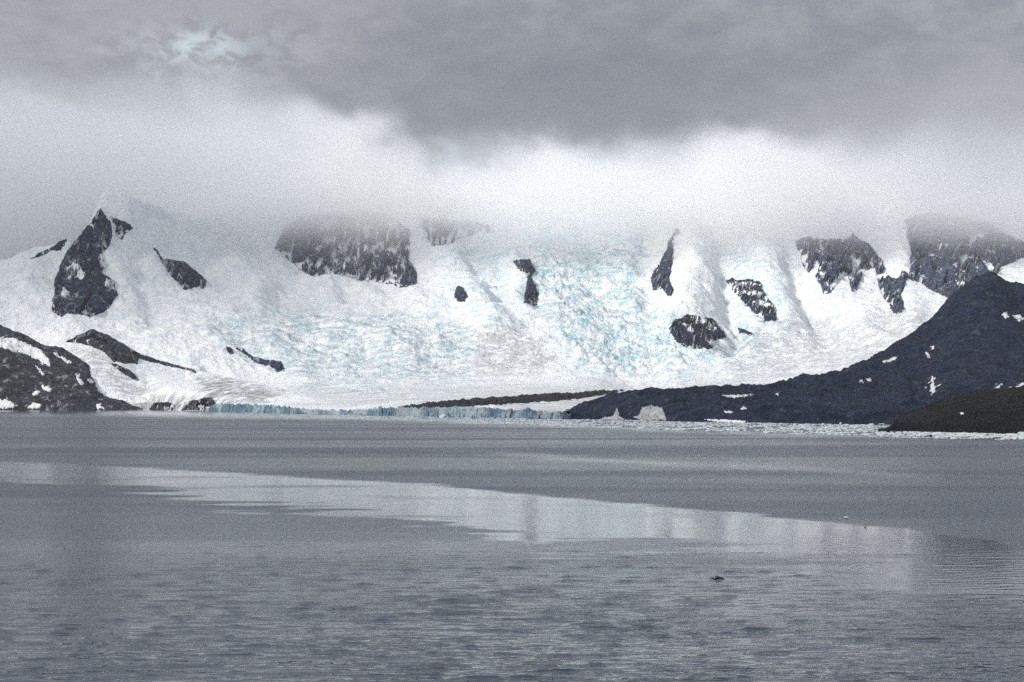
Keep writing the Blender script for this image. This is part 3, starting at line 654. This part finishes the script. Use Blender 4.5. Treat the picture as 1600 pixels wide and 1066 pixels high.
def make_brash():
    r_ = random.Random(5); V, Fc = [], []
    protos = []
    for k_ in range(14):
        bm = chunk(1, 1, 1, 300+k_, 12); bmesh.ops.triangulate(bm, faces=bm.faces[:])
        bm.verts.ensure_lookup_table(); bm.verts.index_update()
        protos.append((np.array([v_.co[:] for v_ in bm.verts]), np.array([[v_.index for v_ in f_.verts] for f_ in bm.faces]))); bm.free()
    base = 0
    lo_e = lambda q: np.interp(q, [340, 560, 700, 900, 1200, 1400, 1700], [646.5, 654, 659, 668, 677, 684, 690])
    hi_e = lambda q: np.interp(q, [340, 560, 875, 1000, 1060, 1200, 1300, 1400, 1420, 1600, 1700], [643.8, 649.5, 655, 657, 659.5, 661.5, 663.5, 664.8, 675, 679.5, 681])
    for i in range(19000):
        q = 340+1420*r_.random()**.75
        a, b_ = hi_e(q), lo_e(q)
        u = r_.random()**1.25; rw = a+(b_-a)*u
        cl = gnoise(np.array([q/40.0]), np.array([rw/2.2]), 8)[0]
        if cl < -.45+.40*u: continue
        Yf = CAMZ*F/(rw-HOR); w_ = .9+4.2*r_.random()**3; 
        P, Q = protos[i % 14]
        an = r_.random()*6.283; ca, sa = math.cos(an), math.sin(an)
        P = P*np.array([w_*(1+1.2*r_.random()), w_, .25+.45*r_.random()*w_**.5])
        P = np.stack([P[:, 0]*ca-P[:, 1]*sa, P[:, 0]*sa+P[:, 1]*ca, P[:, 2]], -1)+np.array([(q-CX)/F*Yf, Yf, 0])
        V.append(P); Fc.append(Q+base); base += len(P)
    o = mesh_from('brash_ice', np.concatenate(V), np.concatenate(Fc), M['floe'], smooth=False)
    tag(o, 'pale band of small broken floating ice along the headland shore', 'brash ice', kind='stuff')
make_brash()

# ------------------------------------------------------------------ seal and bird on the water
def loft(name, rings, matl, n=14):
    """rings: (x, y, z, ry, rz) along the body"""
    V = []
    for (a, b_, c, ry, rz) in rings:
        for k_ in range(n):
            th = 2*math.pi*k_/n; V.append((a, b_+ry*math.cos(th), c+rz*math.sin(th)))
    Fq = [[i*n+k_, i*n+(k_+1) % n, (i+1)*n+(k_+1) % n, (i+1)*n+k_] for i in range(len(rings)-1) for k_ in range(n)]
    return mesh_from(name, V, Fq, matl)
Yf = CAMZ*F/(905-HOR)
seal = loft('seal', [(-.74, 0, .03, .01, .01), (-.72, 0, .03, .05, .04), (-.66, 0, .05, .08, .07), (-.58, 0, .07, .10, .09), (-.50, 0, .05, .11, .10), (-.40, 0, -.02, .14, .12), (-.28, 0, .04, .20, .17), (-.10, 0, .12, .25, .20), (.12, 0, .13, .26, .19), (.34, 0, .09, .22, .16), (.55, 0, .05, .15, .12), (.72, 0, .02, .09, .08), (.85, 0, .0, .10, .03), (.93, 0, -.01, .02, .01)], M['fur'], 18)
seal.location = ((1120-CX)/F*Yf, Yf, .06); tag(seal, 'dark seal swimming at the surface with its head and back showing', 'seal')
Yf = CAMZ*F/(824-HOR)
bird = loft('bird', [(-.30, 0, .12, .005, .005), (-.22, 0, .10, .05, .03), (-.12, 0, .08, .10, .08), (.02, 0, .07, .13, .10), (.12, 0, .09, .11, .09), (.18, 0, .15, .06, .06), (.20, 0, .23, .045, .045), (.24, 0, .27, .04, .04), (.28, 0, .26, .02, .02), (.34, 0, .245, .005, .005)], M['plume'])
bird.location = ((1352-CX)/F*Yf, Yf, .02); tag(bird, 'small grey seabird sitting on the edge of the smooth slick', 'bird')

# ------------------------------------------------------------------ the cloud bank on the mountains
def make_clouds():
    x0, x1, y0, y1, z0, z1 = -6500, 6500, 6500, 10500, 620, 1750
    V = [(a, b_, c) for c in (z0, z1) for b_ in (y0, y1) for a in (x0, x1)]
    Fq = [[0, 2, 3, 1], [4, 5, 7, 6], [0, 1, 5, 4], [2, 6, 7, 3], [0, 4, 6, 2], [1, 3, 7, 5]]
    m = bpy.data.materials.new('cloud_vapour'); m.use_nodes = True; nt = NT(m.node_tree); nt.n.clear()
    o_ = nt.new('ShaderNodeOutputMaterial'); pv = nt.new('ShaderNodeVolumePrincipled')
    p = pos(nt); s_ = nt.new('ShaderNodeSeparateXYZ'); nt.put(s_, 0, p)
    big = nt.noise(p, .0012, 5, .55, .3); tops = nt.noise(nt.mapping(p, (.0016, .0007, .0024), loc=(4.1, 2.3, 7.7)), 1.0, 5, .55, .2)
    zz = nt.m('ADD', s_.outputs[2], nt.m('MULTIPLY', nt.m('SUBTRACT', big, .5), 620.0))
    left = nt.mapr(s_.outputs[0], -1900.0, -500.0, 1.0, 0.0)
    ctr = nt.m('EXPONENT', nt.m('MULTIPLY', -1.0, nt.m('POWER', nt.m('DIVIDE', nt.m('SUBTRACT', s_.outputs[0], 800.0), 420.0), 2.0)))
    right = nt.mapr(s_.outputs[0], 1400.0, 2200.0, 0.0, 1.0); soft_ = nt.m('MAXIMUM', left, right)
    top0 = nt.m('ADD', nt.m('ADD', nt.m('SUBTRACT', 1075.0, nt.m('MULTIPLY', right, 150.0)), nt.m('MULTIPLY', left, 215.0)), nt.m('MULTIPLY', ctr, 40.0))
    ztop = nt.m('ADD', s_.outputs[2], nt.m('MULTIPLY', nt.m('SUBTRACT', tops, .5), 1300.0))
    lf = nt.mapr(s_.outputs[0], -2500.0, -1700.0, 1.0, 0.0)
    base = nt.mapr(nt.m('ADD', zz, nt.m('MULTIPLY', lf, 260.0)), 740.0, 1180.0); topf = nt.mapr(nt.m('SUBTRACT', ztop, top0), nt.m('MULTIPLY', soft_, -150.0), nt.m('ADD', 290.0, nt.m('MULTIPLY', soft_, 330.0)), 1.0, 0.0)
    veil = nt.mapr(zz, 480.0, 820.0)
    yin = nt.mapr(nt.m('SUBTRACT', s_.outputs[1], 7000.0), 0.0, 700.0)
    d = nt.m('MULTIPLY', nt.m('MULTIPLY', topf, yin), nt.m('ADD', nt.m('MULTIPLY', base, .0036), nt.m('MULTIPLY', veil, .0003)))
    nt.put(pv, 'Color', rgb(.995, .997, 1.0)); nt.put(pv, 'Density', d); nt.put(pv, 'Anisotropy', .28)
    nt.l.new(pv.outputs[0], o_.inputs['Volume'])
    m.cycles.volume_step_rate = 1.0
    o = mesh_from('cloud_bank', V, Fq, m, smooth=False)
    tag(o, 'bright low cloud hiding the tops of the snow mountains', 'cloud', kind='stuff')
make_clouds()

def make_shade_clouds():  # unseen clouds added to shade the left and right, leaving the centre sunlit
    m = bpy.data.materials.new('shade_cloud_vapour'); m.use_nodes = True; nt = NT(m.node_tree); nt.n.clear()
    o_ = nt.new('ShaderNodeOutputMaterial'); pv = nt.new('ShaderNodeVolumePrincipled')
    nt.put(pv, 'Color', rgb(.97, .98, 1.0)); nt.put(pv, 'Density', .0015); nt.l.new(pv.outputs[0], o_.inputs['Volume'])
    for i, (cx_, cy_, cz_, ax, ay, az_) in enumerate([(-6500, 6200, 2750, 3300, 2800, 380), (2100, 6700, 2800, 2400, 2300, 420)]):
        bm = bmesh.new(); bmesh.ops.create_icosphere(bm, subdivisions=5, radius=1)
        for v_ in bm.verts:
            c_ = v_.co
            k_ = 1+.35*fbm(np.array([c_.x*1.3+c_.z]), np.array([c_.y*1.3-c_.z]), .8, 5, 400+i)[0]
            v_.co = Vector((c_.x*ax*k_, c_.y*ay*k_, c_.z*az_*(1+.6*(k_-1))))
        me = bpy.data.meshes.new('shade_cloud'); bm.to_mesh(me); bm.free(); me.materials.append(m)
        o = bpy.data.objects.new('shade_cloud', me); C.objects.link(o); o.location = (cx_, cy_, cz_)
        tag(o, 'added grey cloud out of view high above the sea, shading the mountains', 'cloud', 'added shade clouds out of view above the sea', 'stuff')
make_shade_clouds()
def make_haze():
    x0, x1, y0, y1, z0, z1 = -11000, 11000, -300, 10600, -60, 1900
    V = [(a, b_, c) for c in (z0, z1) for b_ in (y0, y1) for a in (x0, x1)]
    Fq = [[0, 2, 3, 1], [4, 5, 7, 6], [0, 1, 5, 4], [2, 6, 7, 3], [0, 4, 6, 2], [1, 3, 7, 5]]
    m = bpy.data.materials.new('haze_air'); m.use_nodes = True; nt = NT(m.node_tree); nt.n.clear()
    o_ = nt.new('ShaderNodeOutputMaterial'); pv = nt.new('ShaderNodeVolumePrincipled')
    nt.put(pv, 'Color', rgb(.86, .91, 1.0)); nt.put(pv, 'Density', .8e-5); nt.l.new(pv.outputs[0], o_.inputs['Volume'])
    o = mesh_from('haze', V, Fq, m, smooth=False); tag(o, kind='stuff')
make_haze()
